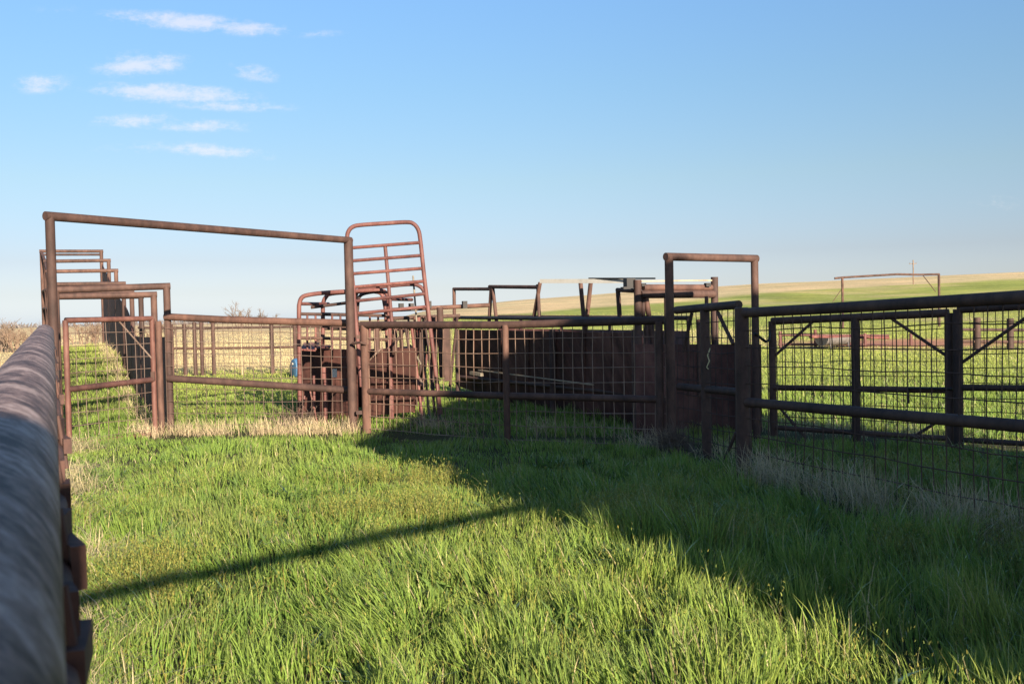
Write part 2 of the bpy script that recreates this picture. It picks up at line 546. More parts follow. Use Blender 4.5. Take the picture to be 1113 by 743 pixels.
XS, YS, HS, WS, CS, TS = [], [], [], [], [], []
g = np.random.default_rng(3)
bands = [(2.6, 6, 3700, 1.0), (6, 9, 2800, 1.0), (9, 13, 1700, 1.1), (13, 18, 1100, 1.3), (18, 26, 620, 1.6),
         (26, 40, 260, 2.0), (40, 70, 90, 2.6), (70, 120, 18, 4.0)]
DRY_S = []
for d0, d1, dens, ws in bands:
    x, y = wedge(d0, d1, dens, g, 1.6 if d0 < 20 else 3)
    # clumping
    cl = vnoise(x, y, 0.16, 5)
    keep = g.uniform(0, 1, len(x)) < (0.12 + 1.1 * cl) * (1 - .55 * sstep(.62, .8, fnoise(x, y, .5, 402)))
    x, y = x[keep], y[keep]
    n = len(x)
    dry = dryness(x, y)
    px = 556.5 + F * x / y
    perp = (x - 0.18) * 0.908 + (y - 8) * 0.418
    tall = fnoise(x, y, 1.1, 41)
    patch = fnoise(x, y, 0.45, 61)
    h = (0.10 + 0.17 * tall + 0.09 * (vnoise(x, y, 0.3, 8) - 0.3)) * g.uniform(0.55, 1.25, n)
    h *= 0.56 + 0.62 * sstep(.3, .75, vnoise(x, y, .24, 311)) * (0.4 + fnoise(x, y, 1.4, 313) * 1.1)
    h *= 1 - 0.38 * sstep(6.5, 11, y)
    h *= 1 - .35 * sstep(.55, .8, fnoise(x, y, 1.6, 317)) * (x < .3)
    h *= 1 + 0.35 * sstep(-0.4, 1.2, perp) * (1 - sstep(7, 9.5, y))
    # shorter on the ramp, along the near rail and out in the grazed pasture
    railp = (x * 0.908 + y * 0.418)
    h *= 0.55 + 0.45 * sstep(-0.1, 0.9, railp)
    far = sstep(15, 24, y); h *= 1 - 0.3 * far
    nf = fence_near(x, y); h *= 1 - 0.78 * nf
    w = g.uniform(0.004, 0.0075, n) * ws
    h *= 1 + 0.02 * (ws - 1)
    yel = sstep(0.42, 0.72, fnoise(x, y, 1.7, 91) + 0.25 * (patch - 0.5))
    c = np.array((0.165, 0.265, 0.042))[None] * np.ones((n, 1))
    c2 = np.array((0.31, 0.345, 0.07)); c3 = np.array((0.075, 0.17, 0.035))
    u = g.uniform(0, 1, n)[:, None]
    c = c * (1 - 0.55 * yel[:, None] * u) + c2 * 0.55 * yel[:, None] * u
    ol = sstep(.55, .8, fnoise(x, y, .8, 333))[:, None] * .4
    c = c * (1 - ol) + np.array((0.235, 0.215, 0.07)) * ol * .999
    dk = (g.uniform(0, 1, n) < 0.12 + 0.6 * sstep(.5, .75, fnoise(x, y, .55, 301)))[:, None]
    c = np.where(dk, c * 0.45 + c3 * 0.55, c)
    ff = (0.75 * sstep(12, 32, y))[:, None]
    c = c * (1 - ff) + np.array((0.35, 0.37, 0.085)) * ff
    straw = np.array((0.52, 0.42, 0.24))
    isdry = (g.uniform(0, 1, n) < np.clip(dry * 1.05 + 0.035, 0, 1))[:, None]
    c = np.where(isdry, straw * g.uniform(0.7, 1.2, n)[:, None], c)
    c *= g.uniform(0.85, 1.4, n)[:, None]
    h = np.where(isdry[:, 0] & (dry > 0.4), h * 1.35, h)
    tip = c * 0.6 + np.array((0.38, 0.38, 0.13)) * 0.4
    # keep off gravel and bare dirt
    gc = np.exp(-(((x - 16.2) / 5.2) ** 2 + ((y - 41) / 5.5) ** 2) ** 2) + np.exp(-(((x + 15.5) / 3.2) ** 2 + ((y - 26.5) / 2.2) ** 2) ** 3)
    k = (g.uniform(0, 1, n) > gc * 1.1) & (g.uniform(0, 1, n) > 0.55 * nf)
    XS.append(x[k]); YS.append(y[k]); HS.append(h[k]); WS.append(w[k]); CS.append(c[k]); TS.append(tip[k])
cat = np.concatenate
o = blades('grass', cat(XS), cat(YS), cat(HS), cat(WS), cat(CS), 0.32, (-0.10, 0.04), M['grass'], cat(TS), 1, None, 0.62)
tag(o, 'spring grass growing over the corral floor and pasture', 'grass', kind='stuff')

# seed-headed yellow-green weeds in loose patches in the foreground
g = np.random.default_rng(5)
x, y = wedge(3.0, 9.5, 1300, g, 1.0)
k = (sstep(0.56, 0.78, fnoise(x, y, .75, 191)) * 0.95 + .03) * (sstep(-3.6, -.6, x + (9 - y) * .3)) > g.uniform(0, 1, len(x))
x, y = x[k], y[k]
wx, wy, wz, wh, ww = [], [], [], [], []
stem_h = g.uniform(0.16, 0.30, len(x))
zt = terrain(x, y)
for r_ in range(11):
    t = g.uniform(0.4, 1.0, len(x))
    wx.append(x + g.normal(0, 0.014, len(x))); wy.append(y + g.normal(0, 0.014, len(x)))
    wz.append(zt + stem_h * t); wh.append(g.uniform(0.010, 0.024, len(x))); ww.append(g.uniform(0.003, 0.0055, len(x)))
wx.append(x); wy.append(y); wz.append(zt); wh.append(stem_h); ww.append(np.full(len(x), 0.004))
wx, wy, wz, wh, ww = map(cat, (wx, wy, wz, wh, ww))
c = np.array((0.31, 0.285, 0.07))[None] * g.uniform(0.6, 1.25, (len(wx), 1)) * np.array((1, 1, 1))[None]
c[:, 0] *= g.uniform(0.7, 1.1, len(wx))
o = blades('weeds', wx, wy, wh, ww, c, 0.7, (0, 0), M['grass'], None, 6, wz)
tag(o, 'loose patches of yellow green flowering weeds in the foreground grass', 'weeds', kind='stuff')

# broad-leaved weeds, low rosettes here and there
g = np.random.default_rng(15)
cx_, cy_ = wedge(3.6, 10, 1.5, g, .5)
cx_ = np.concatenate([cx_, cx_ + g.normal(0, .12, len(cx_))]); cy_ = np.concatenate([cy_, cy_ + g.normal(0, .12, len(cy_))])
bx = np.repeat(cx_, 26) + g.normal(0, .045, len(cx_) * 26); by = np.repeat(cy_, 26) + g.normal(0, .045, len(cx_) * 26)
n = len(bx)
c = np.array((0.10, 0.16, 0.035))[None] * g.uniform(.7, 1.4, (n, 1))
o = blades('broadleaf_weeds', bx, by, g.uniform(.06, .2, n), g.uniform(.012, .028, n), c, .8, (0, 0), M['grass'], None, 16)
tag(o, 'dull green broad leaved weeds scattered through the grass', 'weeds', kind='stuff')

# last year's dry grass along the fence lines
g = np.random.default_rng(9)
lines = [  # (pixel on the ground, pixel on the ground, half width, blades per metre, height)
    ((186, 472), (385, 472), 0.28, 800, 0.25),
    ((190, 468), (330, 466), 0.5, 260, 0.2),
    ((455, 466), (700, 474), 0.30, 420, 0.25),
    ((700, 484), (800, 498), 0.35, 500, 0.30),
    ((812, 520), (940, 546), 0.26, 900, 0.36),
    ((930, 546), (1110, 592), 0.34, 1300, 0.38),
    ((830, 470), (1000, 478), 0.30, 350, 0.30),
    ((1010, 486), (1113, 492), 0.3, 250, 0.28),
    ((150, 470), (178, 476), 0.25, 500, 0.22),
]
X, Y, Hh = [], [], []
for (a, b, hw, per, hh) in lines:
    A = gnd(*a); B = gnd(*b); ln = (B - A).length; n = int(per * ln)
    t = g.uniform(-0.02, 1.02, n)
    nn = Vector((B.y - A.y, A.x - B.x, 0)).normalized()
    o_ = g.normal(0, hw * 0.55, n)
    x = A.x + (B.x - A.x) * t + nn.x * o_; y = A.y + (B.y - A.y) * t + nn.y * o_
    k = sstep(.25, .75, vnoise(x, y, 0.34, 55)) > g.uniform(0, 1, n)
    X.append(x[k]); Y.append(y[k]); Hh.append(g.uniform(0.35, 1.2, k.sum()) * hh)
# straw lying by the near rail
n = 11000
y = g.uniform(3.2, 12.5, n); x = -0.46 * y + 0.02 + np.abs(g.normal(0, 0.22, n)) - 0.05
k = vnoise(x, y, 0.55, 85) > g.uniform(0.25, 0.95, n)
X2, Y2 = x[k], y[k]
# dead stems along the foot of the sheeted side of the loading chute
n = 1100
t = g.uniform(0, 0.8, n)
x = A_R.x + (H_R.x - A_R.x) * t - 0.12 + g.normal(0, 0.09, n); y = A_R.y + (H_R.y - A_R.y) * t + g.normal(0, 0.09, n)
X.append(x); Y.append(y); Hh.append(g.uniform(0.08, 0.3, n))
X, Y, Hh = map(cat, (X, Y, Hh))
n = len(X)
c = np.array((0.58, 0.46, 0.28))[None] * g.uniform(0.6, 1.25, (n, 1))
o = blades('dry_grass', X, Y, Hh, g.uniform(0.003, 0.006, n), c, 0.75, (-0.05, 0), M['drygrass'], None, 12)
tag(o, 'pale dead grass standing along the foot of the fences', 'dry grass', kind='stuff')
n = len(X2)
c = np.array((0.50, 0.42, 0.24))[None] * g.uniform(0.6, 1.2, (n, 1))
o = blades('fallen_straw', X2, Y2, g.uniform(0.1, 0.26, n), g.uniform(0.003, 0.006, n), c, 2.4, (0, 0), M['drygrass'], None, 13)
tag(o, 'loose straw fallen along the foot of the near rail fence', 'straw', kind='stuff')


# ------------------------------------------------------------------ helpers for fences
def ground_at(p, dz=-0.05):
    return Vector((p.x, p.y, tz(p.x, p.y) + dz))


def post(parent, top, r, mat, name='post', base=None, cap=True, square=False):
    b = ground_at(top) if base is None else base
    m = MB()
    if square: m.sq(b, top, 2 * r)
    else:
        m.path([b, top - Vector((0, 0, 0.006)), top], [r, r, r * 0.82], 12)
    return m.build(name, mat, parent)


def rail(parent, a, b, r, mat, name='rail', n=10, sag=0.0):
    m = MB()
    a = Vector(a); b = Vector(b)
    if sag:
        m.path([a, a.lerp(b, 0.3) - Vector((0, 0, sag)), a.lerp(b, 0.65) - Vector((0, 0, sag * 0.8)), b], r, n)
    else:
        m.tube(a, b, r, n)
    return m.build(name, mat, parent)


def mesh_panel(parent, tl, tr, sx=0.13, sy=0.155, bottom=0.06, r=0.0045, mat=None, name='wire_mesh', bl=None, br=None):
    if bl is None: bl = ground_at(tl, bottom)
    if br is None: br = ground_at(tr, bottom)
    m = MB().wires(tl, tr, br, bl, sx, sy, r)
    return m.build(name, mat or M['wire'], parent)


# ------------------------------------------------------------------ near rail fence beside the camera
RR = 0.083
c0 = Vector((-RR * 0.908, -RR * 0.418, 1.385))
def on_rail(s, dz=0.0, side=0.0):
    return c0 + U * s + N * side + Vector((0, 0, 0.0105 * s + dz))
RS = 10.75
root = thing('pipe_fence', ground_at(on_rail(3)), 'long thick weathered pipe rail fence running from the near left corner to the tall arch', 'fence')
m = MB(); m.path([on_rail(s) for s in (-2.2, 0, 2, 4, 6, 8, RS)], RR, 32); m.build('top_rail', M['rail'], root)
m = MB(); m.path([on_rail(s, -0.15, 0.072) for s in (-2.2, 0, 2, 4, 6, 8, RS)], 0.024, 12); m.build('lower_rail', M['railside'], root)
m = MB(); m.path([on_rail(s, -0.75, 0.03) for s in (-2.2, 0, 4, 8, RS)], 0.03, 12); m.build('lower_rail', M['railside'], root)
for s in (-1.2, 2.6, 5.3, 8.0):
    p = on_rail(s, -0.06); post(root, p, 0.05, M['pipe'])
for s, ln_, pr in ((0.78, .08, .100), (1.12, .11, .096), (1.55, .13, .094), (2.1, .07, .092), (2.9, .12, .098), (4.4, .1, .095), (6.0, .12, .095), (8.0, .1, .095)):
    ang_ = math.atan2(U.y, U.x)
    m = MB(); m.box(on_rail(s, -0.14, pr), ln_, 0.02, 0.05 + .012 * math.sin(s * 21), ang_ + .16 * math.sin(s * 9))
    m.box(on_rail(s + .02, -0.10, pr - .012), ln_ * .45, 0.022, 0.05, ang_ - .2 * math.sin(s * 5))
    m.tube(on_rail(s - ln_ * .3, -0.2, pr + .004), on_rail(s - ln_ * .28, -0.06, pr - .014), .006, 6)
    m.build('bracket', M['railside'], root, smooth=False)
mesh_panel(root, on_rail(-2.2, -0.17, 0.075), on_rail(RS, -0.17, 0.075))

# ------------------------------------------------------------------ tall arch across the lane mouth
LT = at(54, 235, 9.75); RT = at(378.5, 261, 13.55)
root = thing('gate_arch', ground_at(LT.lerp(RT, 0.5)), 'tall rusty pipe arch with a long top beam sloping from left to right', 'gate arch')
post(root, LT, 0.045, M['pipe']); post(root, RT, 0.062, M['pipe'])
d = (RT - LT).normalized()
rail(root, LT - d * 0.05, RT + d * 0.05, 0.045, M['pipe'], 'beam', 14)

# ------------------------------------------------------------------ small mesh gate at the lane mouth
GL, GR = at(71, 348, 12.7), at(165, 346, 13.75)
root = thing('mesh_gate', ground_at(GL.lerp(GR, 0.5)), 'narrow rusty red gate of wire mesh across the foot of the loading ramp', 'gate')
m = MB(); gl, gr = ground_at(GL, 0.03), ground_at(GR, 0.03)
m.tube(gl, GL, 0.036, 12); m.tube(gr, GR, 0.036, 12); m.tube(GL, GR, 0.036, 12); m.tube(gl + Vector((0, 0, -.01)), gr + Vector((0, 0, .0)), 0.03, 10)
m.build('frame', M['redbrown'], root)
ml = GL.lerp(gl, 0.56); mr = GR.lerp(gr, 0.53)
rail(root, ml, mr, 0.04, M['redbrown'], 'mid_rail')
rail(root, GL.lerp(GR, .58), GR.lerp(gr, .36), 0.012, M['wire'], 'brace', 6)
mesh_panel(root, GL, GR, 0.145, 0.17, 0.08, 0.0045)
m = MB(); m.box(GR.lerp(gr, .5), .05, .09, .12); m.build('hinge', M['dark_pipe'], root, False)

# ------------------------------------------------------------------ fence between lane and arch
PL, PR = at(179, 344, 14.05), at(380, 351, 13.75)
root = thing('mesh_fence', ground_at(PL.lerp(PR, 0.5)), 'sunlit wire mesh fence panel between the loading ramp and the tall arch post', 'fence')
post(root, at(172, 349, 13.95), 0.045, M['pipe'])
rail(root, PL, PR, 0.05, M['pipe'], 'top_rail', 12, 0.012)
rail(root, at(183, 411, 14.05), at(382, 424, 13.75), 0.05, M['pipe'], 'mid_rail', 12)
mesh_panel(root, PL, PR, 0.14, 0.17, 0.1, 0.0042)

# ------------------------------------------------------------------ middle fence
q0, q1, q2 = at(392, 353, 13.45), at(549, 353, 12.0), at(722, 348, 11.3)
root = thing('mesh_fence', ground_at(q1), 'wire mesh fence half in shade, crossing in front of the long dark alley', 'fence')
m = MB(); m.path([q0, q1, q2], 0.046, 12); m.build('top_rail', M['pipe'], root)
m = MB(); m.path([at(396, 425, 13.45), at(549, 430, 12.0), at(722, 434, 11.3)], 0.042, 12); m.build('mid_rail', M['pipe'], root)
post(root, at(396, 353, 13.42), 0.06, M['pipe']); post(root, at(549, 353, 11.97), 0.04, M['pipe'])
post(root, at(716, 349, 11.3), 0.045, M['pipe'])
mesh_panel(root, q0, q1, 0.125, 0.165, 0.06, 0.0045)
mesh_panel(root, q1, q2, 0.125, 0.165, 0.06, 0.0045)
rail(root, at(400, 393, 13.5), at(416, 377, 13.4), 0.012, M['wire'], 'brace', 6)
m = MB(); m.path([at(383, 373, 13.42), at(392, 372, 13.3), at(398, 374, 13.35)], .018, 8); m.build('latch', M['dark_pipe'], root)
for py_ in (366, 448):
    m = MB(); m.box(at(391, py_, 13.43), .09, .05, .05); m.build('hinge', M['dark_pipe'], root, False)

# ------------------------------------------------------------------ man gate arch
a0, a1 = at(727, 279, 11.25), at(820, 281, 12.0)
root = thing('gate_arch', ground_at(a0.lerp(a1, .5)), 'narrow rusty pipe arch standing over the corner where the two mesh fences meet', 'gate arch')
post(root, a0, 0.05, M['pipe']); post(root, a1, 0.046, M['pipe'])
d = (a1 - a0).normalized(); rail(root, a0 - d * .05, a1 + d * .04, 0.046, M['pipe'], 'beam', 14)
# plate covering the lower half of the right post side
# ------------------------------------------------------------------ short return fence
r0, r1 = at(735, 337, 11.1), at(803, 331, 9.75)
root = thing('mesh_fence', ground_at(r0.lerp(r1, .5)), 'short shaded wire mesh fence with a raised top rail and two diagonal braces', 'fence')
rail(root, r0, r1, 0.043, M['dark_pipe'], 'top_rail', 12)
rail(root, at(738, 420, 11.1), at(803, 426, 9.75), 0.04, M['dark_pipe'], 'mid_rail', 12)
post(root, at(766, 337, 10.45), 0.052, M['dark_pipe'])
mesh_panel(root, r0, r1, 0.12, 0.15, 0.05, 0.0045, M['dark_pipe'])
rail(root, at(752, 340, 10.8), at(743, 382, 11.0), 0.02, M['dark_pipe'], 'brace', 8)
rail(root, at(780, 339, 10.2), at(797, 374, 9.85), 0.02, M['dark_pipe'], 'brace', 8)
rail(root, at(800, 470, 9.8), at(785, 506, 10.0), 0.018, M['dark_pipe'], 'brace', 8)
tw = thing('baling_twine', at(770, 390, 10.3), 'short pale end of baling twine hanging from a shaded fence post', 'twine')
m = MB(); m.path([at(772, 378, 10.36), at(769, 386, 10.36), at(771, 392, 10.36), at(768, 399, 10.36), at(770, 401, 10.36)], 0.006, 5)
m.build('strand', M['twine'], tw)

# ------------------------------------------------------------------ right fence, two mesh runs
s0, s1 = at(806, 340, 9.5), at(1113, 322, 6.6)
e = s0 + (s1 - s0) * 1.5
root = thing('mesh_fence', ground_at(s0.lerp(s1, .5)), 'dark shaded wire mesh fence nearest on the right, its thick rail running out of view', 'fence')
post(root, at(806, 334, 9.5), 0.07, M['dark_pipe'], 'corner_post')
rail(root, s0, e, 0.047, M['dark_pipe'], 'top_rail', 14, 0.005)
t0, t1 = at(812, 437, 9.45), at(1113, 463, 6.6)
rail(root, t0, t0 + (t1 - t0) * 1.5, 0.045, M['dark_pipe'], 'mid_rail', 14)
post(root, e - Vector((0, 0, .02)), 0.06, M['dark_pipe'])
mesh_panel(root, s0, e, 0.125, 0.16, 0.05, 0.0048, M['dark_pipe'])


def field_gate(pxl, pyl, Yl, pxr, pyr, Yr, mids, yml, ymr, label, braces):
    a, b = at(pxl, pyl, Yl), at(pxr, pyr, Yr)
    root = thing('mesh_gate', ground_at(a.lerp(b, .5)), label, 'gate', 'pair of gates behind the right fence')
    ga, gb = ground_at(a, .02), ground_at(b, .02)
    m = MB(); m.tube(ga, a, .045, 12); m.tube(gb, b, .045, 12); m.tube(a, b, .045, 12)
    m.tube(ga + Vector((0, 0, .1)), gb + Vector((0, 0, .1)), .03, 10); m.build('frame', M['dark_pipe'], root)
    for t in mids:
        rail(root, a.lerp(b, t), ga.lerp(gb, t), .05, M['dark_pipe'], 'upright', 12)
    A2, B2 = at(pxl, yml, Yl), at(pxr, ymr, Yr)
    rail(root, A2, B2, .036, M['dark_pipe'], 'mid_rail', 10)
    for (u0, v0, u1, v1) in braces:
        f = lambda u, v: a.lerp(b, u).lerp(ga.lerp(gb, u), v)
        rail(root, f(u0, v0), f(u1, v1), .018, M['dark_pipe'], 'brace', 8)
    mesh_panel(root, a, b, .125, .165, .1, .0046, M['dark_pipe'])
    return root, A2, B2


root, A2, B2 = field_gate(839, 349, 12.2, 1031, 340, 10.85, (0.5,), 421, 424, 'shaded mesh gate with a latch and corner braces behind the right fence',
                          [(0, .32, .27, 0), (1, .33, .68, 0), (0.02, .72, .2, 1), (1, .75, .75, 1)])
m = MB(); l0 = A2.lerp(B2, .78) + Vector((0, -.06, .02)); l1 = A2.lerp(B2, 1.01) + Vector((0, -.06, .02))
m.path([l0 - Vector((0, 0, .17)), l0, l1], .016, 8); m.build('latch', M['black'], root)
b = at(1041, 336, 10.75); b2 = b + (at(1031, 340, 10.85) - at(839, 349, 12.2)).normalized() * 2.4
gdir = (b2 - b)
root = thing('mesh_gate', ground_at(b), 'shaded mesh gate beside the latched gate, cut by the right picture edge', 'gate', 'pair of gates behind the right fence')
gb, gb2 = ground_at(b, .02), ground_at(b2, .02)
m = MB(); m.tube(gb, b, .05, 12); m.tube(gb2, b2, .045, 12); m.tube(b, b2, .045, 12); m.tube(gb + Vector((0, 0, .1)), gb2 + Vector((0, 0, .1)), .03)
m.build('frame', M['dark_pipe'], root)
rail(root, b.lerp(gb, .56), b2.lerp(gb2, .55), .036, M['dark_pipe'], 'mid_rail')
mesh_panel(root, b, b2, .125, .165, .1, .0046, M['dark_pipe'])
rail(root, b.lerp(b2, .35), b.lerp(gb, .4), .018, M['dark_pipe'], 'brace', 8)
# bent hanger pin between corner post and gate
m = MB(); m.path([at(820, 362, 11.9), at(832, 371, 12.1), at(836, 370, 12.15), at(838, 352, 12.2)], .018, 8)
o = m.build('gate_pin', M['black']); tag(o, 'short bent black pin joining the latched gate to the arch post', 'gate pin')

# ------------------------------------------------------------------ loading chute with ramp
root = thing('loading_chute', LANE0, 'rusty cattle loading chute of stepped pipe arches climbing a grassed ramp', 'loading chute')
arch = [  # right px, py, left px, py, Y
    (181, 311, 60, 315, 14.1), (167, 320, 60, 322, 15.9), (153, 322, 59, 323, 17.7), (143, 317, 57, 317, 19.5),
    (134, 308, 54, 309, 21.2), (126, 294, 52, 295, 22.9), (118, 283, 49.5, 284, 24.6), (110, 273, 45, 273, 26.3)]
tops = []
for k, (rx, ry, lx, ly, Y) in enumerate(arch):
    a = at(rx, ry, Y); b = at(lx, ly, Y - .6)
    tops.append((a, b))
    rad = .05 if k < 2 else .045
    m = MB(); m.tube(ground_at(a), a, rad, 12); m.tube(ground_at(b), b, rad, 12)
    dd = (a - b).normalized(); m.tube(b - dd * .05, a + dd * .05, rad * .95, 12)
    m.build('arch', M['pipe'], root)
# second bar under the top of the last arch
a, b = tops[-1]; rail(root, a - Vector((0, 0, .09)), b - Vector((0, 0, .09)), .03, M['pipe'], 'cross_bar')
# left side rails
for hz in (.55, 1.0, 1.45):
    m = MB(); m.path([Vector((b.x, b.y, tz(b.x, b.y) + hz)) for a, b in tops], .03, 8); m.build('side_rail', M['pipe'], root)
m = MB(); m.path([b - Vector((0, 0, .02)) for a, b in tops[3:]], .035, 8); m.build('side_rail', M['pipe'], root)
# sheeted right side, curving upward
sh_px = [(184, 366, 14.3), (167, 366, 15.9), (153, 366, 17.7), (145, 363, 18.8), (142, 348, 19.7), (137, 334, 20.9), (128, 322, 22.4), (119, 304, 24.2), (111, 287, 26.3)]
top = [at(*p) for p in sh_px]
bot = [ground_at(p, -.1) for p in top]
# smooth the strip by subdividing
def dense(pts, n=6):
    out = []
    for i in range(len(pts) - 1):
        p0 = pts[max(i - 1, 0)]; p1 = pts[i]; p2 = pts[i + 1]; p3 = pts[min(i + 2, len(pts) - 1)]
        for k in range(n):
            t = k / n
            out.append(0.5 * ((2 * p1) + (p2 - p0) * t + (2 * p0 - 5 * p1 + 4 * p2 - p3) * t * t + (3 * p1 - p0 - 3 * p2 + p3) * t ** 3))
    out.append(pts[-1]); return out
top = dense(top); bot = [ground_at(p, -.1) for p in top]
m = MB(); m.strip(top, bot, .02); m.build('side_sheet', M['sheet'], root, smooth=False)

# ------------------------------------------------------------------ squeeze chute
SQ = 14.75
root = thing('squeeze_chute', ground_at(at(390, 460, SQ + .5)), 'dull red squeeze chute with round topped cage and dark sheet sides behind the arch post', 'cattle chute')
def hoop(pts, r, mat, name='hoop'):
    m = MB(); m.path(dense([at(*p) for p in pts], 5), r, 10); return m.build(name, mat, root)
hoop([(326, 455, SQ), (325.5, 400, SQ), (325, 341, SQ), (325.5, 330, SQ), (328, 323.5, SQ), (335, 320.5, SQ), (355, 318, SQ), (390, 316, SQ), (412, 315.5, SQ), (419, 318, SQ), (422, 325, SQ), (423, 345, SQ), (426, 455, SQ)], .033, M['red'])
hoop([(353, 455, SQ + 1.0), (351, 400, SQ + 1.), (351, 341, SQ + 1), (351, 331, SQ + 1), (354, 323, SQ + 1), (361, 319, SQ + 1), (390, 317, SQ + 1), (408, 317, SQ + 1), (415, 320, SQ + 1), (418, 330, SQ + 1), (420, 350, SQ + 1), (424, 445, SQ + 1)], .033, M['red'])
for (a, b) in (((338, 334, SQ + .4), (385, 328, SQ + .4)), ((325, 341, SQ), (423, 343, SQ)), ((351, 341, SQ + 1), (420, 343, SQ + 1)),
               ((325, 354, SQ), (423, 356, SQ)), ((325, 367, SQ), (423, 369, SQ)), ((351, 357, SQ + 1), (420, 358, SQ + 1))):
    rail(root, at(*a), at(*b), .024, M['dark_pipe'], 'cage_bar', 8)
for px_ in (334, 343, 361, 370, 402, 411):
    rail(root, at(px_, 342, SQ), at(px_, 380, SQ), .016, M['red'], 'cage_bar', 8)
# bars joining both sides
for px_, py_ in ((325.5, 330), (422, 325), (326, 380), (424, 380)):
    rail(root, at(px_, py_, SQ), at(px_, py_, SQ) + Vector((.25, 1.0, .0)), .026, M['red'], 'cross_bar', 8)
def sheet(parent, name, pts, th, mat, label=None):
    m = MB(); m.plate([at(*p) for p in pts], th); return m.build(name, mat, parent, False, label)
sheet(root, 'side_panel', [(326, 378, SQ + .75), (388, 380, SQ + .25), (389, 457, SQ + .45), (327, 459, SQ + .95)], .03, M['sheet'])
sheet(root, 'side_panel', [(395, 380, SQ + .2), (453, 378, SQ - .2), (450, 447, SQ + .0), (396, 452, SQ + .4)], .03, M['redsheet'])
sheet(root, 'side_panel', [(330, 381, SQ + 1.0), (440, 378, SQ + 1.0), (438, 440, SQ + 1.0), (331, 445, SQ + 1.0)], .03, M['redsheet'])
m = MB(); m.plate([at(327, 380, SQ), at(343, 381, SQ), at(347, 373, SQ + .5), at(330, 373, SQ + .5)], .02); m.build('roof_plate', M['red'], root, False)
for (a, b, r_) in (((354, 405, SQ - .15), (354, 466, SQ - .15), .035), ((341, 408, SQ - .12), (342, 463, SQ - .12), .02), ((352, 399, SQ - .15), (352, 412, SQ - .15), .05),
                   ((331, 430, SQ - .12), (327, 463, SQ - .2), .015), ((336, 420, SQ - .14), (346, 464, SQ - .2), .012)):
    rail(root, at(*a), at(*b), r_, M['red'], 'leg', 10)
m = MB(); c = at(366, 404.5, SQ - .1); m.box(c - Vector((0, .2, 0)), .075, .012, .12, .1); m.build('ear_tag', M['white'], root, False, 'small off white plastic plate')
# bars inside the front panel reading as ribs
for yy in (398, 416, 434):
    rail(root, at(397, yy, SQ + .2), at(452, yy - 1, SQ - .16), .014, M['redsheet'], 'rib', 6)

# upright panel gate raised at the end of the chute
G_ = SQ - .35
root2 = thing('panel_gate', ground_at(at(420, 460, G_)), 'tall faded red tube gate with a rounded top standing upright above the chute', 'gate')
def hoop2(pts, r, mat, name, par):
    m = MB(); m.path(dense([at(*p) for p in pts], 5), r, 10); return m.build(name, mat, par)
hoop2([(393, 420, G_), (387, 350, G_), (384, 314, G_), (380.5, 280, G_), (377.5, 259, G_), (379, 251, G_), (384, 246.3, G_), (393, 244.5, G_), (418, 242.8, G_), (441, 241.5, G_), (449, 243, G_), (454.5, 249.5, G_), (457, 262, G_), (461, 300, G_), (467, 350, G_), (479, 450, G_)], .031, M['red'], 'frame', root2)
for (x0, y0, x1, y1) in ((380, 269.5, 457.5, 263.5), (381.5, 283.5, 459, 277.5), (383, 297.5, 460.5, 291.5), (384.5, 312, 462, 305.5), (387, 327, 464, 319), (389, 340.5, 466, 333)):
    rail(root2, at(x0, y0, G_), at(x1, y1, G_), .024, M['red'], 'rung', 8)
rail(root2, at(418.5, 266, G_ + .02), at(426, 352, G_ + .02), .027, M['red'], 'upright', 8)
hoop2([(392, 380, G_ + .5), (386, 335, G_ + .5), (386.5, 322, G_ + .5), (390, 315.5, G_ + .5), (398, 313.2, G_ + .5), (420, 311, G_ + .5), (445, 309, G_ + .5), (455, 310.5, G_ + .5), (461, 317, G_ + .5), (464, 332, G_ + .5), (470, 380, G_ + .5)], .03, M['red'], 'hoop', root)
hoop2([(388, 350, G_ + .8), (389, 330, G_ + .8), (391, 322, G_ + .8), (398, 318.5, G_ + .8), (412, 317, G_ + .8), (420, 320, G_ + .8), (422, 335, G_ + .8), (423, 370, G_ + .8)], .026, M['dark_pipe'], 'hoop', root)

# headgate levers and uprights at the right end of the chute
K = SQ - .1
for px_ in (444, 451, 456, 460, 463, 468, 474):
    rail(root, at(px_, 344, K + .45 + .02 * (px_ % 7)), at(px_ + random.uniform(-4, 4), 436, K + .5), random.choice((.016, .022, .028)), M[random.choice(('pipe', 'dark_pipe', 'red'))], 'cage_bar', 8)
levers = [((455, 345), (449, 448), .03, 'red'), ((447, 352), (459, 455), .022, 'red'), ((471, 345), (478, 468), .028, 'pipe'), ((462, 348), (473, 452), .02, 'dark_pipe'),
          ((440, 350), (453, 440), .018, 'dark_pipe'), ((466, 372), (456, 447), .018, 'red'), ((449, 300), (453, 352), .014, 'wood'), ((458, 350), (466, 450), .018, 'wire'),
          ((452, 405), (461, 420), .02, 'wire'), ((477, 352), (470, 420), .02, 'dark_pipe'), ((497, 345), (489, 420), .02, 'pipe'), ((435, 352), (437, 384), .03, 'pipe'), ((409, 350), (410, 384), .045, 'pipe'),
          ((429, 350), (429, 384), .04, 'pipe'), ((442, 356), (430, 372), .018, 'dark_pipe'), ((446, 375), (457, 395), .014, 'wood')]
for a, b, r_, mm in levers:
    rail(root, at(*a, K + random.uniform(-.2, .6)), at(*b, K + random.uniform(-.2, .3)), r_, M[mm], 'lever', 8)
rail(root, at(420, 337, K + .5), at(532, 331.5, K + .6), .034, M['pipe'], 'top_bar', 10)
rail(root, at(424, 346, K + .6), at(500, 343, K + .7), .03, M['dark_pipe'], 'top_bar', 10)
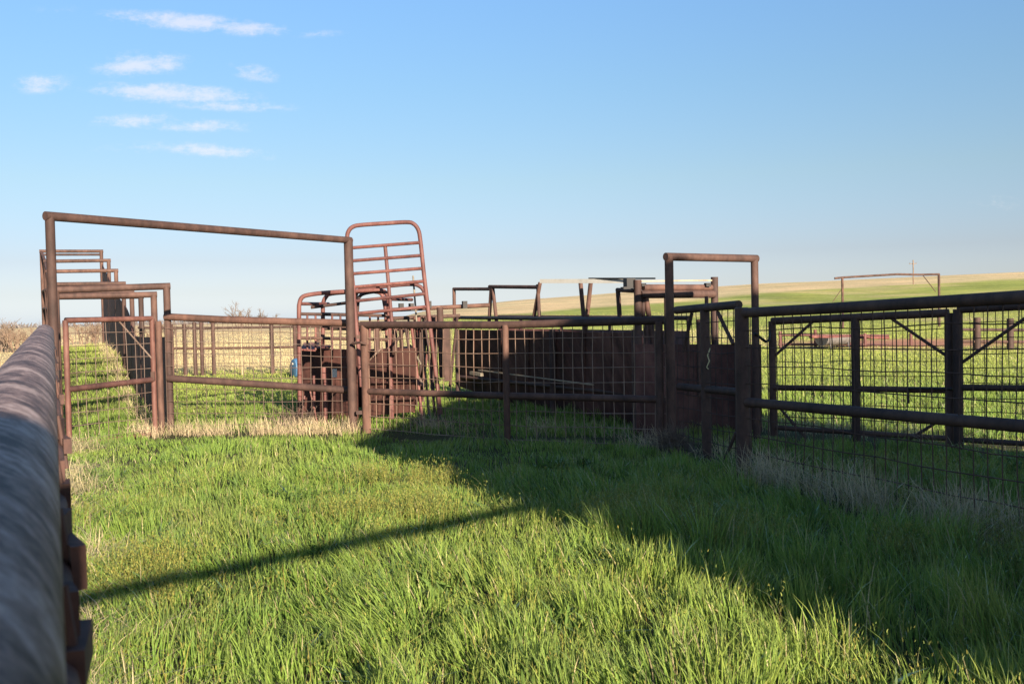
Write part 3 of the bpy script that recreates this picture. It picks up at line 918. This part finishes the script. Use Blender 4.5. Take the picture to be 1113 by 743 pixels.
rail(root, at(424, 357, K + .3), at(478, 356, K + .4), .035, M['pipe'], 'top_bar', 10)
for px_ in (436, 447, 466, 505):
    m = MB(); m.box(at(px_, 333.5 if px_ < 460 else 331, K + .5), .07, .06, .11, .4); m.build('bolt_block', M['black'], root, False)
rail(root, at(478, 334, K + .2), at(481, 410, K + .2), .05, M['pipe'], 'upright', 10)
m = MB(); m.plate([at(481, 352, K), at(489, 352, K), at(490, 414, K), at(483, 414, K)], .04); m.build('guide_plate', M['pipe'], root, False, 'bright rust coloured flat plate hanging at the end')
# dead brush caught under the chute
def tangle(name, c, rx, ry, h, n, mat, label, cat_, r=.004):
    m = MB()
    g_ = random.Random(hash(label) & 0xffff)
    for k in range(n):
        a = g_.uniform(0, 6.28); q = g_.random() ** .5
        p = Vector((c.x + rx * q * math.cos(a), c.y + ry * q * math.sin(a), c.z + g_.uniform(0, .1) * h))
        d = Vector((g_.gauss(0, .8), g_.gauss(0, .5), g_.uniform(.3, 1.2))).normalized()
        L_ = h * g_.uniform(.4, 1.1)
        m.path([p, p + d * L_ * .5, p + d * L_ + Vector((g_.gauss(0, .2), g_.gauss(0, .2), -.1)) * L_], [r, r * .8, r * .5], 4, False)
    o_ = m.build(name, mat); return tag(o_, label, cat_)
c = ground_at(at(322, 458, 14.5), 0); tangle('dead_brush', c, .28, .3, .4, 130, M['twig'], 'dark tangle of dead weeds against the left foot of the red chute', 'dead brush')
c = ground_at(at(732, 484, 11.15), 0)
m = MB(); g_ = random.Random(4)
for k in range(240):
    d = Vector((g_.gauss(0, 1), g_.gauss(0, 1), abs(g_.gauss(0, 1)) * 1.1 + .15)).normalized()
    t_ = Vector((g_.gauss(0, 1), g_.gauss(0, 1), g_.gauss(0, 1))) * .06
    p1 = c + d * .12 + Vector((0, 0, .03)); p2 = c + d * g_.uniform(.15, .26) + t_ * .7
    m.path([c + Vector((g_.gauss(0, .03), g_.gauss(0, .03), 0)), p1, p2], [.0045, .004, .002], 4, False)
    for q_ in range(2):
        m.path([p1.lerp(p2, .4), p2 + Vector((g_.gauss(0, .06), g_.gauss(0, .06), g_.gauss(0, .06)))], [.003, .0015], 3, False)
tag(m.build('tumbleweed', M['twig']), 'pale dry tumbleweed lodged at the corner of the two mesh fences', 'tumbleweed')

# ------------------------------------------------------------------ long working alley with sheet sides
def YA(px):
    return 18.0 + (12.9 - 18.0) * (px - 497) / (693 - 497)
root = thing('cattle_alley', ground_at(at(590, 450, YA(590))), 'long dark sheet sided working alley with V shaped posts and a white bar on top', 'cattle alley')
def pA(px, py, dy=0.0): return at(px, py, YA(px) + dy)
m = MB()
tp = [pA(p, 358 + (p - 497) * .018) for p in (497, 530, 560, 590, 620, 650, 693)]
bq = [(497, 419), (530, 430), (560, 439), (590, 447), (620, 455), (650, 463), (693, 473)]
bt = [pA(*q_) for q_ in bq]; btl = [pA(*q_, .95) for q_ in bq]
lean = Vector((.85, .53, 0)) * .4
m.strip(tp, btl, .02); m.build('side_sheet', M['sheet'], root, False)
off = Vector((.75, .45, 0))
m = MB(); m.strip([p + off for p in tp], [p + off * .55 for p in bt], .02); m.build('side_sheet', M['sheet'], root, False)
for px_, py_ in ((497, 345), (497, 409)):
    m = MB(); q_ = [pA(p, py_ + (2.0 if py_ < 400 else 20) * (p - 497) / 196, -.03 if py_ < 400 else .62) for p in (497, 560, 620, 693)]
    m.path(q_, .032, 10); m.build('side_rail', M['black'] if py_ < 400 else M['dark_pipe'], root)
    m = MB(); m.path([p + off for p in q_], .032, 10); m.build('side_rail', M['dark_pipe'], root)
# corrugation-like ribs on the sheet
for px_ in (515, 545, 575, 605, 636, 665):
    rail(root, pA(px_, 359 + (px_ - 497) * .018, -.02), pA(px_, float(np.interp(px_, [a_[0] for a_ in bq], [a_[1] for a_ in bq])), .93), .018, M['sheet'], 'rib', 6)
for px_ in (497, 600, 690):
    rail(root, pA(px_, 358, .02), ground_at(pA(px_, 400, .02)), .045, M['dark_pipe'], 'leg', 10)
V = lambda a, b, r_=.032, mm='pipe', nm='v_post': rail(root, pA(*a), pA(*b), r_, M[mm], nm, 10)
V((493.5, 314), (494, 352)); V((534, 311), (531.5, 352)); V((535.5, 312), (540, 352)); V((587, 307), (579, 352)); V((584.5, 309), (586.5, 352), .03, 'dark_pipe')
V((631, 307.5), (636, 362)); V((642, 307.5), (636, 362)); V((671.5, 314), (674, 352))
V((493, 314), (534, 314), .03, 'pipe', 'top_bar'); V((532, 311.5), (586, 312), .032, 'pipe', 'top_bar'); V((671, 315), (690, 316), .03, 'pipe', 'top_bar')
# same uprights on the far side, lower ones only show behind
for px_ in (520, 562, 612, 655):
    rail(root, pA(px_, 344) + off, pA(px_, 372) + off, .026, M['dark_pipe'], 'upright', 8)
m = MB(); m.sq(at(588, 305.5, 14.2), at(683, 305.3, YA(683)), .05, .058); m.build('white_bar', M['white'], root, False, 'long chalky white bar')
m = MB(); m.sq(at(690, 305.6, 12.95), at(776, 304.6, 13.5), .03, .02); m.build('white_bar', M['wood'], root, False, 'thin weathered pale strip')
rail(root, at(640, 302.5, 13.6), at(712, 302.5, 12.75), .012, M['black'], 'rod', 6)
m = MB(); m.box(at(684, 308, 12.95), .12, .12, .13, .3); m.box(at(680, 313, 12.9), .1, .1, .03, .3); m.build('roller_bracket', M['black'], root, False)
m = MB(); m.box(at(769, 309.5, 13.4), .07, .07, .05, .3); m.build('roller_bracket', M['black'], root, False)
m = MB(); m.box(at(699, 309.5, 12.95), .06, .06, .04, .3); m.build('roller_bracket', M['black'], root, False)
# end frame
rail(root, at(693, 304, 12.9), ground_at(at(693.5, 400, 12.9)), .05, M['pipe'], 'end_post', 12)
rail(root, at(776.5, 301, 13.5), ground_at(at(777, 400, 13.5)), .05, M['dark_pipe'], 'end_post', 12)
rail(root, at(699, 312.5, 12.95), at(774, 312.5, 13.5), .044, M['pipe'], 'cross_beam', 10)
rail(root, at(696, 319.8, 12.9), at(776, 319.5, 13.45), .055, M['pipe'], 'cross_beam', 10)
for (a, b, r_) in (((702, 322), (710, 374), .035), ((694, 349), (691, 374), .03), ((703, 349), (702, 374), .034), ((709, 349), (709, 374), .032), ((714.5, 349), (715, 374), .032), ((724, 322), (725, 374), .03), ((699, 322), (699, 352), .03), ((768, 322), (768, 374), .026), ((748, 347), (748, 430), .02), ((759, 347), (760, 430), .022)):
    rail(root, at(*a, 12.95), at(*b, 12.95), r_, M['pipe'], 'bar', 10)
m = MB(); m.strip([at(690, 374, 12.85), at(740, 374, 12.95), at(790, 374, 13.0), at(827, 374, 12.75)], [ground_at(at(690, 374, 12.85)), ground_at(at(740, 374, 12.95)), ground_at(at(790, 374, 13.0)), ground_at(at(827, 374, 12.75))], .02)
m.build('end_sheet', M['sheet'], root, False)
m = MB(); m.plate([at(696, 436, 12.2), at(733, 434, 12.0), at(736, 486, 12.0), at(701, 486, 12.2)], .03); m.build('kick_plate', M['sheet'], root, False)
m = MB(); m.sq(at(520, 402, YA(520) - .12), at(645, 418, YA(645) - .2), .022, .018); o = m.build('loose_board', M['wood']); tag(o, 'thin pale stick lying slanted against the dark alley side', 'stick')
m = MB(); m.sq(at(512, 405, YA(512) - .2), at(524, 407, YA(524) - .2), .06, .055); o = m.build('wood_block', M['wood']); tag(o, 'short pale wood block wedged at the left end of the dark alley', 'block')

# ------------------------------------------------------------------ things out in the pasture
# blue barrel on its side behind the chute
c = ground_at(at(335, 404, 26.5), .24)
root = thing('plastic_barrel', c - Vector((0, 0, .24)), 'blue plastic barrel lying in the grass behind the red chute', 'barrel')
ax = Vector((.8, .55, 0)).normalized()
m = MB(); m.path([c + ax * t for t in (-.43, -.42, -.36, -.15, -.14, -.11, -.1, .1, .11, .14, .15, .36, .42, .43)], [.2, .235, .26, .27, .285, .285, .27, .27, .285, .285, .27, .26, .235, .2], 20)
m.build('body', M['blue'], root); m = MB(); m.tube(c + ax * -.44 + Vector((.0, 0, .12)), c + ax * -.425 + Vector((0, 0, .12)), .03, 10); m.build('bung', M['white'], root)

# pipe fence far behind the lane
root = thing('pipe_fence', ground_at(at(260, 400, 28)), 'thin rusty pipe fence with a triple post far behind the sunlit mesh panel', 'fence')
for px_, py_ in ((211, 350), (218.5, 350), (231, 346), (262, 360), (295, 349), (320, 348), (345, 350), (200, 352), (186, 352)):
    post(root, at(px_, py_, 28), .055 if px_ != 262 else .03, M['pipe'] if px_ != 262 else M['straw'])
for py_ in (355, 377):
    rail(root, at(150, py_ + 1, 28), at(360, py_ - 1, 28), .035, M['dark_pipe'], 'rail', 8, .03)
m = MB()
mesh_panel(root, at(180, 352, 28.1), at(360, 350, 28.1), .3, .3, .05, .006)

# small pen fences in the right pasture
root = thing('pipe_pen', ground_at(at(950, 378, 38)), 'low red brown pipe pen standing on bare dirt in the right pasture', 'pen')
for px_, py_ in ((848, 360), (886, 358), (940, 362), (990, 362)):
    post(root, at(px_, py_, 38), .06, M['red'])
for py_ in (364, 374):
    rail(root, at(846, py_, 38), at(966, py_ + .5, 38), .045, M['red'], 'rail', 8)
rail(root, at(880, 366, 37), at(966, 367, 39), .05, M['red'], 'rail', 8)
root = thing('feed_trough', ground_at(at(907, 372, 37)), 'grey half round metal feed trough on legs beside the red brown pen', 'trough')
a, b = at(893, 367, 37), at(919, 366, 37.6)
m = MB(); dd = (b - a).normalized(); nn = Vector((dd.y, -dd.x, 0))
prof = [Vector((0, 0, 0)) + nn * (.34 * math.cos(t_)) + Vector((0, 0, .3 * math.sin(t_))) for t_ in np.linspace(math.pi, 2 * math.pi, 11)]
m.strip([a + q_ for q_ in prof], [b + q_ for q_ in prof], .015)
for e_ in (a, b): m.plate([e_ + q_ for q_ in prof], .02, dd)
m.build('body', M['grey'], root, False)
for p in (a.lerp(b, .12), a.lerp(b, .88)):
    for s_ in (-.3, .3):
        rail(root, p + nn * s_ * .8 - Vector((0, 0, .1)), ground_at(p + nn * s_), .03, M['grey'], 'leg', 6)
root = thing('board_fence', ground_at(at(1080, 370, 33)), 'dark rail fence with stout posts seen through the mesh on the far right', 'fence')
for px_, py_ in ((1062, 345), (1098, 346), (1135, 346), (1170, 346)):
    post(root, at(px_, py_, 33), .11, M['dark_pipe'])
for py_ in (358, 371):
    rail(root, at(1045, py_, 33), at(1180, py_ + 1, 33), .05, M['dark_pipe'], 'rail', 8)
# ranch entrance arch
Y = 62
root = thing('entrance_arch', ground_at(at(968, 330, Y)), 'distant rusty ranch entrance arch with a bent beam out in the pasture', 'gate arch')
m = MB(); m.path([at(907, 302.5, Y), at(916, 301.5, Y), at(975, 298, Y), at(1000, 298.5, Y), at(1021, 298, Y)], .07, 10); m.build('beam', M['pipe'], root)
post(root, at(915.5, 301.5, Y), .075, M['pipe']); post(root, at(1020.5, 298, Y), .075, M['pipe'])
rail(root, at(1003, 299, Y), at(1017, 317, Y), .025, M['pipe'], 'brace', 6)
rail(root, at(914, 315, Y), at(905, 328, Y), .02, M['pipe'], 'brace', 6)
# power pole on the ridge
Y = 190
p = at(992.5, 282.5, Y)
root = thing('utility_pole', ground_at(p), 'lone thin wooden power pole on the skyline of the right ridge', 'power pole')
rail(root, p, ground_at(p), .11, M['twig'], 'pole', 8)
m = MB(); m.sq(p + Vector((-.7, 0.12, -.7)), p + Vector((.7, .12, -.7)), .1, .1); m.build('crossarm', M['twig'], root, False)
for s in (-.6, .6):
    m = MB(); m.tube(p + Vector((s, .12, -.65)), p + Vector((s, .12, -.45)), .05, 8); m.build('insulator', M['grey'], root)


# bare brush on the left skyline
def shrub_mesh(seed, h, spread, n0):
    g_ = random.Random(seed); m = MB()
    def grow(p, d, L_, r_, lv):
        q_ = p + d * L_
        mid = p.lerp(q_, .5) + Vector((g_.gauss(0, .05), g_.gauss(0, .05), 0)) * L_
        m.path([p, mid, q_], [r_, r_ * .8, r_ * .6], 4, False)
        if lv == 0: return
        for k in range(g_.choice((2, 3, 3))):
            dd = (d + Vector((g_.gauss(0, .42), g_.gauss(0, .42), g_.gauss(.1, .25)))).normalized()
            grow(p.lerp(q_, g_.uniform(.45, 1)), dd, L_ * g_.uniform(.5, .8), r_ * .6, lv - 1)
    for k in range(n0):
        a = g_.uniform(0, 6.28); rad = spread * g_.random() ** .5
        d = Vector((math.cos(a) * rad * .35, math.sin(a) * rad * .35, 1)).normalized()
        grow(Vector((math.cos(a) * rad * .6, math.sin(a) * rad * .6, -.1)), d, h * g_.uniform(.32, .5), .022, 4)
    return m


protos = [shrub_mesh(40 + k, 1.0, .9, 9).build('bare_shrub', M['twig']) for k in range(3)]
spots = [(3, 57, 2.6, 'bare brown shrub at the very left edge of the picture'), (16, 60, 2.0, 'second bare brown shrub from the left edge of the picture'),
         (27, 55, 1.8, 'bare brown shrub midway between left edge and tall arch post'), (38, 63, 1.8, 'bare brown shrub just left of the tall arch post'),
         (92, 72, 2.2, 'bare shrub beyond the ramp, nearest the left side of the mesh gate'), (106, 80, 2.3, 'bare shrub beyond the ramp, under the stepped arches'),
         (124, 84, 2.0, 'bare shrub beyond the ramp, close to the sheeted chute side'), (160, 78, 1.9, 'bare shrub seen through the arches right of the chute sheet'),
         (190, 95, 2.0, 'bare shrub far off at the left end of the sunlit mesh panel'), (270, 190, 5.2, 'hazy bare tree on the skyline above the sunlit mesh panel'),
         (-30, 56, 2.3, 'bare brown shrub just beyond the left edge of the picture'), (286, 195, 3.6, 'smaller hazy bare tree on the skyline, right of its neighbour')]
for k, (px_, Y, h, lab) in enumerate(spots):
    o = protos[k] if k < 3 else protos[k % 3].copy()
    if k >= 3: COL.objects.link(o)
    p = at(px_, 360, Y)
    o.location = (p.x, p.y, tz(p.x, p.y)); o.rotation_euler = (0, 0, k * 1.3)
    s_ = h / 1.15; o.scale = (s_ * 1.25, s_ * 1.25, s_)
    tag(o, lab, 'shrub' if 'shrub' in lab else 'tree', 'bare shrubs on the left skyline')
# far hazy tree line
m = MB(); g_ = random.Random(77)
for k in range(260):
    px_ = g_.uniform(-60, 330)
    p = at(px_, 352, 420 + g_.uniform(-20, 20)); b_ = Vector((p.x, p.y, tz(p.x, p.y)))
    hh = g_.uniform(2, 4.6) * (1.0 if px_ < 240 else .55)
    for q_ in range(4):
        e_ = b_ + Vector((g_.gauss(0, 1.6), g_.gauss(0, 1), hh * g_.uniform(.6, 1)))
        m.path([b_, b_.lerp(e_, .5) + Vector((g_.gauss(0, .5), 0, 0)), e_], [.3, .45, .1], 4, False)
tag(m.build('tree_line', M['grey']), 'low grey line of bare trees along the far left horizon', 'trees', kind='stuff')

# ------------------------------------------------------------------ barn behind the camera whose gable shades the right of the yard
B0 = Vector((0.18, 8.0, 0)) + N * -0.22
AL = -10.6            # front gable, metres along the yard from B0
W_, EAVE, APEX, LEN_ = 6.0, 4.62, 6.05, 11.0
PA, EAVE2 = 3.15, 5.2      # ridge set off centre, right eave higher
def bp_(perp, along, z): return B0 + N * perp + U * along + Vector((0, 0, z))
root = thing('barn', bp_(W_ / 2, AL - LEN_ / 2, 0), 'weathered board barn with a gable roof, its shadow lying across the right of the yard', 'barn')
for al in (AL, AL - LEN_):
    m = MB(); m.plate([bp_(0, al, -.1), bp_(W_, al, -.1), bp_(W_, al, EAVE2), bp_(PA, al, APEX), bp_(0, al, EAVE)], .1)
    m.build('gable_wall', M['barnred'], root, False)
for pr, ev in ((.051, EAVE), (W_ - .051, EAVE2)):
    m = MB(); m.plate([bp_(pr, AL - .051, -.1), bp_(pr, AL - LEN_ + .051, -.1), bp_(pr, AL - LEN_ + .051, ev - .02), bp_(pr, AL - .051, ev - .02)], .1)
    m.build('side_wall', M['barnred'], root, False)
for xe, ev in ((-.02, EAVE), (W_ + .02, EAVE2)):
    m = MB()
    m.plate([bp_(xe, AL + .05, ev + .06), bp_(PA, AL + .05, APEX + .06), bp_(PA, AL - LEN_ - .05, APEX + .06), bp_(xe, AL - LEN_ - .05, ev + .06)], .05)
    m.build('roof', M['galv'], root, False)
m = MB(); m.plate([bp_(1.4, AL + .08, 0.02), bp_(3.9, AL + .08, .02), bp_(3.9, AL + .08, 2.8), bp_(1.4, AL + .08, 2.8)], .05); dr = m.build('door', M['wood'], root, False)
m = MB(); m.tube(bp_(1.7, AL + .14, 1.1), bp_(1.7, AL + .14, 1.35), .02, 8); m.build('handle', M['black'], dr)

# pipe arch behind the camera joining rail and barn; its post shades the near end of the rail
HB = 2.56
hl = on_rail(-2.25); hl = Vector((hl.x, hl.y, HB)); hr = bp_(.17, -8.6, HB + .1)
root = thing('gate_arch', ground_at(hl.lerp(hr, .5)), 'pipe arch by the barn corner, its shadow a thin line on the grass', 'gate arch')
post(root, hl, .12, M['pipe']); post(root, hr, .06, M['pipe']); rail(root, hl, hr, .05, M['pipe'], 'beam', 14)

# ------------------------------------------------------------------ sky, sun
w = bpy.data.worlds.new('World'); S.world = w; w.use_nodes = True
nt = w.node_tree; nt.nodes.clear(); L = nt.links
out = nt.nodes.new('ShaderNodeOutputWorld'); bg = nt.nodes.new('ShaderNodeBackground')
sky = nt.nodes.new('ShaderNodeTexSky'); sky.sky_type = 'NISHITA'; sky.sun_disc = False
sky.sun_elevation = SUN_EL; sky.sun_rotation = math.atan2(SUN_DIR.x, SUN_DIR.y)
sky.altitude = 300; sky.air_density = 1.0; sky.dust_density = 0.6; sky.ozone_density = 2.0
SKY_STR = 0.065
bg.inputs['Strength'].default_value = SKY_STR
# thin fair-weather clouds, laid out by direction in the sky
tc = nt.nodes.new('ShaderNodeTexCoord'); sep = nt.nodes.new('ShaderNodeSeparateXYZ'); L.new(tc.outputs['Generated'], sep.inputs[0])
def math_(op, a, b=None, c=None):
    n = nt.nodes.new('ShaderNodeMath'); n.operation = op
    for i_, v_ in enumerate((a, b, c)):
        if v_ is None: continue
        if isinstance(v_, (int, float)): n.inputs[i_].default_value = v_
        else: L.new(v_, n.inputs[i_])
    return n.outputs[0]
ysafe = math_('MAXIMUM', sep.outputs[1], 0.05)
uu = math_('DIVIDE', sep.outputs[0], ysafe); vv = math_('DIVIDE', sep.outputs[2], ysafe)
cmb = nt.nodes.new('ShaderNodeCombineXYZ'); L.new(uu, cmb.inputs[0]); L.new(vv, cmb.inputs[1])
def noise(scale, detail, rough, sx=1, sy=1):
    mp = nt.nodes.new('ShaderNodeMapping'); mp.inputs['Scale'].default_value = (sx, sy, 1); L.new(cmb.outputs[0], mp.inputs['Vector'])
    n = nt.nodes.new('ShaderNodeTexNoise'); n.inputs['Scale'].default_value = scale; n.inputs['Detail'].default_value = detail
    n.inputs['Roughness'].default_value = rough; L.new(mp.outputs[0], n.inputs['Vector']); return n.outputs[0]
clouds = [(200, 24, 95, 9, -7, 1.0), (265, 31, 60, 7, -5, .8), (152, 70, 52, 12, 0, .95), (275, 79, 30, 8, -12, .8), (48, 91, 34, 10, 0, .75), (190, 102, 95, 10, -6, 1.0),
          (250, 115, 70, 6, -4, .8), (150, 131, 55, 7, 0, .8), (215, 137, 60, 7, -4, .75), (230, 163, 75, 7, -7, .7), (150, 161, 45, 5, 0, .4), (345, 37, 30, 4, 0, .35), (1085, 222, 35, 8, 5, .3), (65, 10, 30, 5, 0, .25)]
acc = None
for (px_, py_, hw, hh, rot, st) in clouds:
    d = ray(px_, py_); cu, cv = d.x / d.y, d.z / d.y
    mp = nt.nodes.new('ShaderNodeMapping'); mp.vector_type = 'TEXTURE'
    mp.inputs['Location'].default_value = (cu, cv, 0); mp.inputs['Rotation'].default_value = (0, 0, R(rot + 1.2))
    mp.inputs['Scale'].default_value = (hw / F * 1.22, hh / F * 1.45, 1); L.new(cmb.outputs[0], mp.inputs['Vector'])
    ln = nt.nodes.new('ShaderNodeVectorMath'); ln.operation = 'LENGTH'; L.new(mp.outputs[0], ln.inputs[0])
    k_ = math_('MULTIPLY', math_('MAXIMUM', math_('SUBTRACT', 1.0, ln.outputs['Value']), 0.0), st)
    acc = k_ if acc is None else math_('MAXIMUM', acc, k_)
n1 = noise(26, 10, .66, 1, 2.4); n2 = noise(120, 6, .65, 1, 1.5)
nn = math_('ADD', math_('MULTIPLY', n1, .75), math_('MULTIPLY', n2, .35))
v_ = math_('ADD', math_('MULTIPLY', acc, .95), math_('MULTIPLY', math_('SUBTRACT', nn, .55), 2.6))
gate = math_('MINIMUM', math_('MULTIPLY', acc, 3.0), 1.0)
mr_ = nt.nodes.new('ShaderNodeMapRange'); mr_.interpolation_type = 'SMOOTHSTEP'
mr_.inputs['From Min'].default_value = .0; mr_.inputs['From Max'].default_value = 1.0
L.new(v_, mr_.inputs['Value'])
mask = math_('MULTIPLY', math_('MULTIPLY', mr_.outputs[0], gate), math_('MULTIPLY', math_('GREATER_THAN', sep.outputs[1], 0.1), .48))
mx = nt.nodes.new('ShaderNodeMix'); mx.data_type = 'RGBA'
# clear-air colour by elevation: a cleaner blue overhead, a milky pale band low down
gr = nt.nodes.new('ShaderNodeValToRGB'); GE = gr.color_ramp.elements
stops = [(0.0, (.74, .86, 1.35)), (.025, (.64, .67, .95)), (.055, (.62, .60, .77)), (.13, (.74, .74, .76)), (.22, (.79, .89, .93)), (.31, (.86, 1.03, 1.15 / 1.0)), (.6, (.72, 1.0, 1.2))]
while len(GE) < len(stops): GE.new(.5)
for e_, (p_, c_) in zip(GE, stops): e_.position = p_; e_.color = (*c_, 1)
L.new(sep.outputs[2], gr.inputs[0])
sm = nt.nodes.new('ShaderNodeMix'); sm.data_type = 'RGBA'; sm.blend_type = 'MULTIPLY'; sm.inputs[0].default_value = 1
L.new(sky.outputs[0], sm.inputs[6]); L.new(gr.outputs[0], sm.inputs[7])
L.new(mask, mx.inputs[0]); L.new(sm.outputs[2], mx.inputs[6]); mx.inputs[7].default_value = (7.0, 6.2, 6.0, 1)
CLOUD = mx
L.new(mx.outputs[2], bg.inputs['Color']); L.new(bg.outputs[0], out.inputs[0])

sd = bpy.data.lights.new('sun', 'SUN'); sd.energy = 5.0; sd.angle = R(0.5); sd.color = (1.0, 0.86, 0.68)
so = bpy.data.objects.new('sun', sd); COL.objects.link(so)
so.rotation_euler = SUN_DIR.to_track_quat('Z', 'Y').to_euler(); so.location = (10, -20, 20)

# ------------------------------------------------------------------ render settings
S.render.engine = 'CYCLES'
S.view_settings.view_transform = 'Standard'; S.view_settings.look = 'None'
S.view_settings.exposure = 1.35; S.view_settings.gamma = 1.0
S.cycles.max_bounces = 6; S.cycles.transparent_max_bounces = 4
S.cycles.use_denoising = True
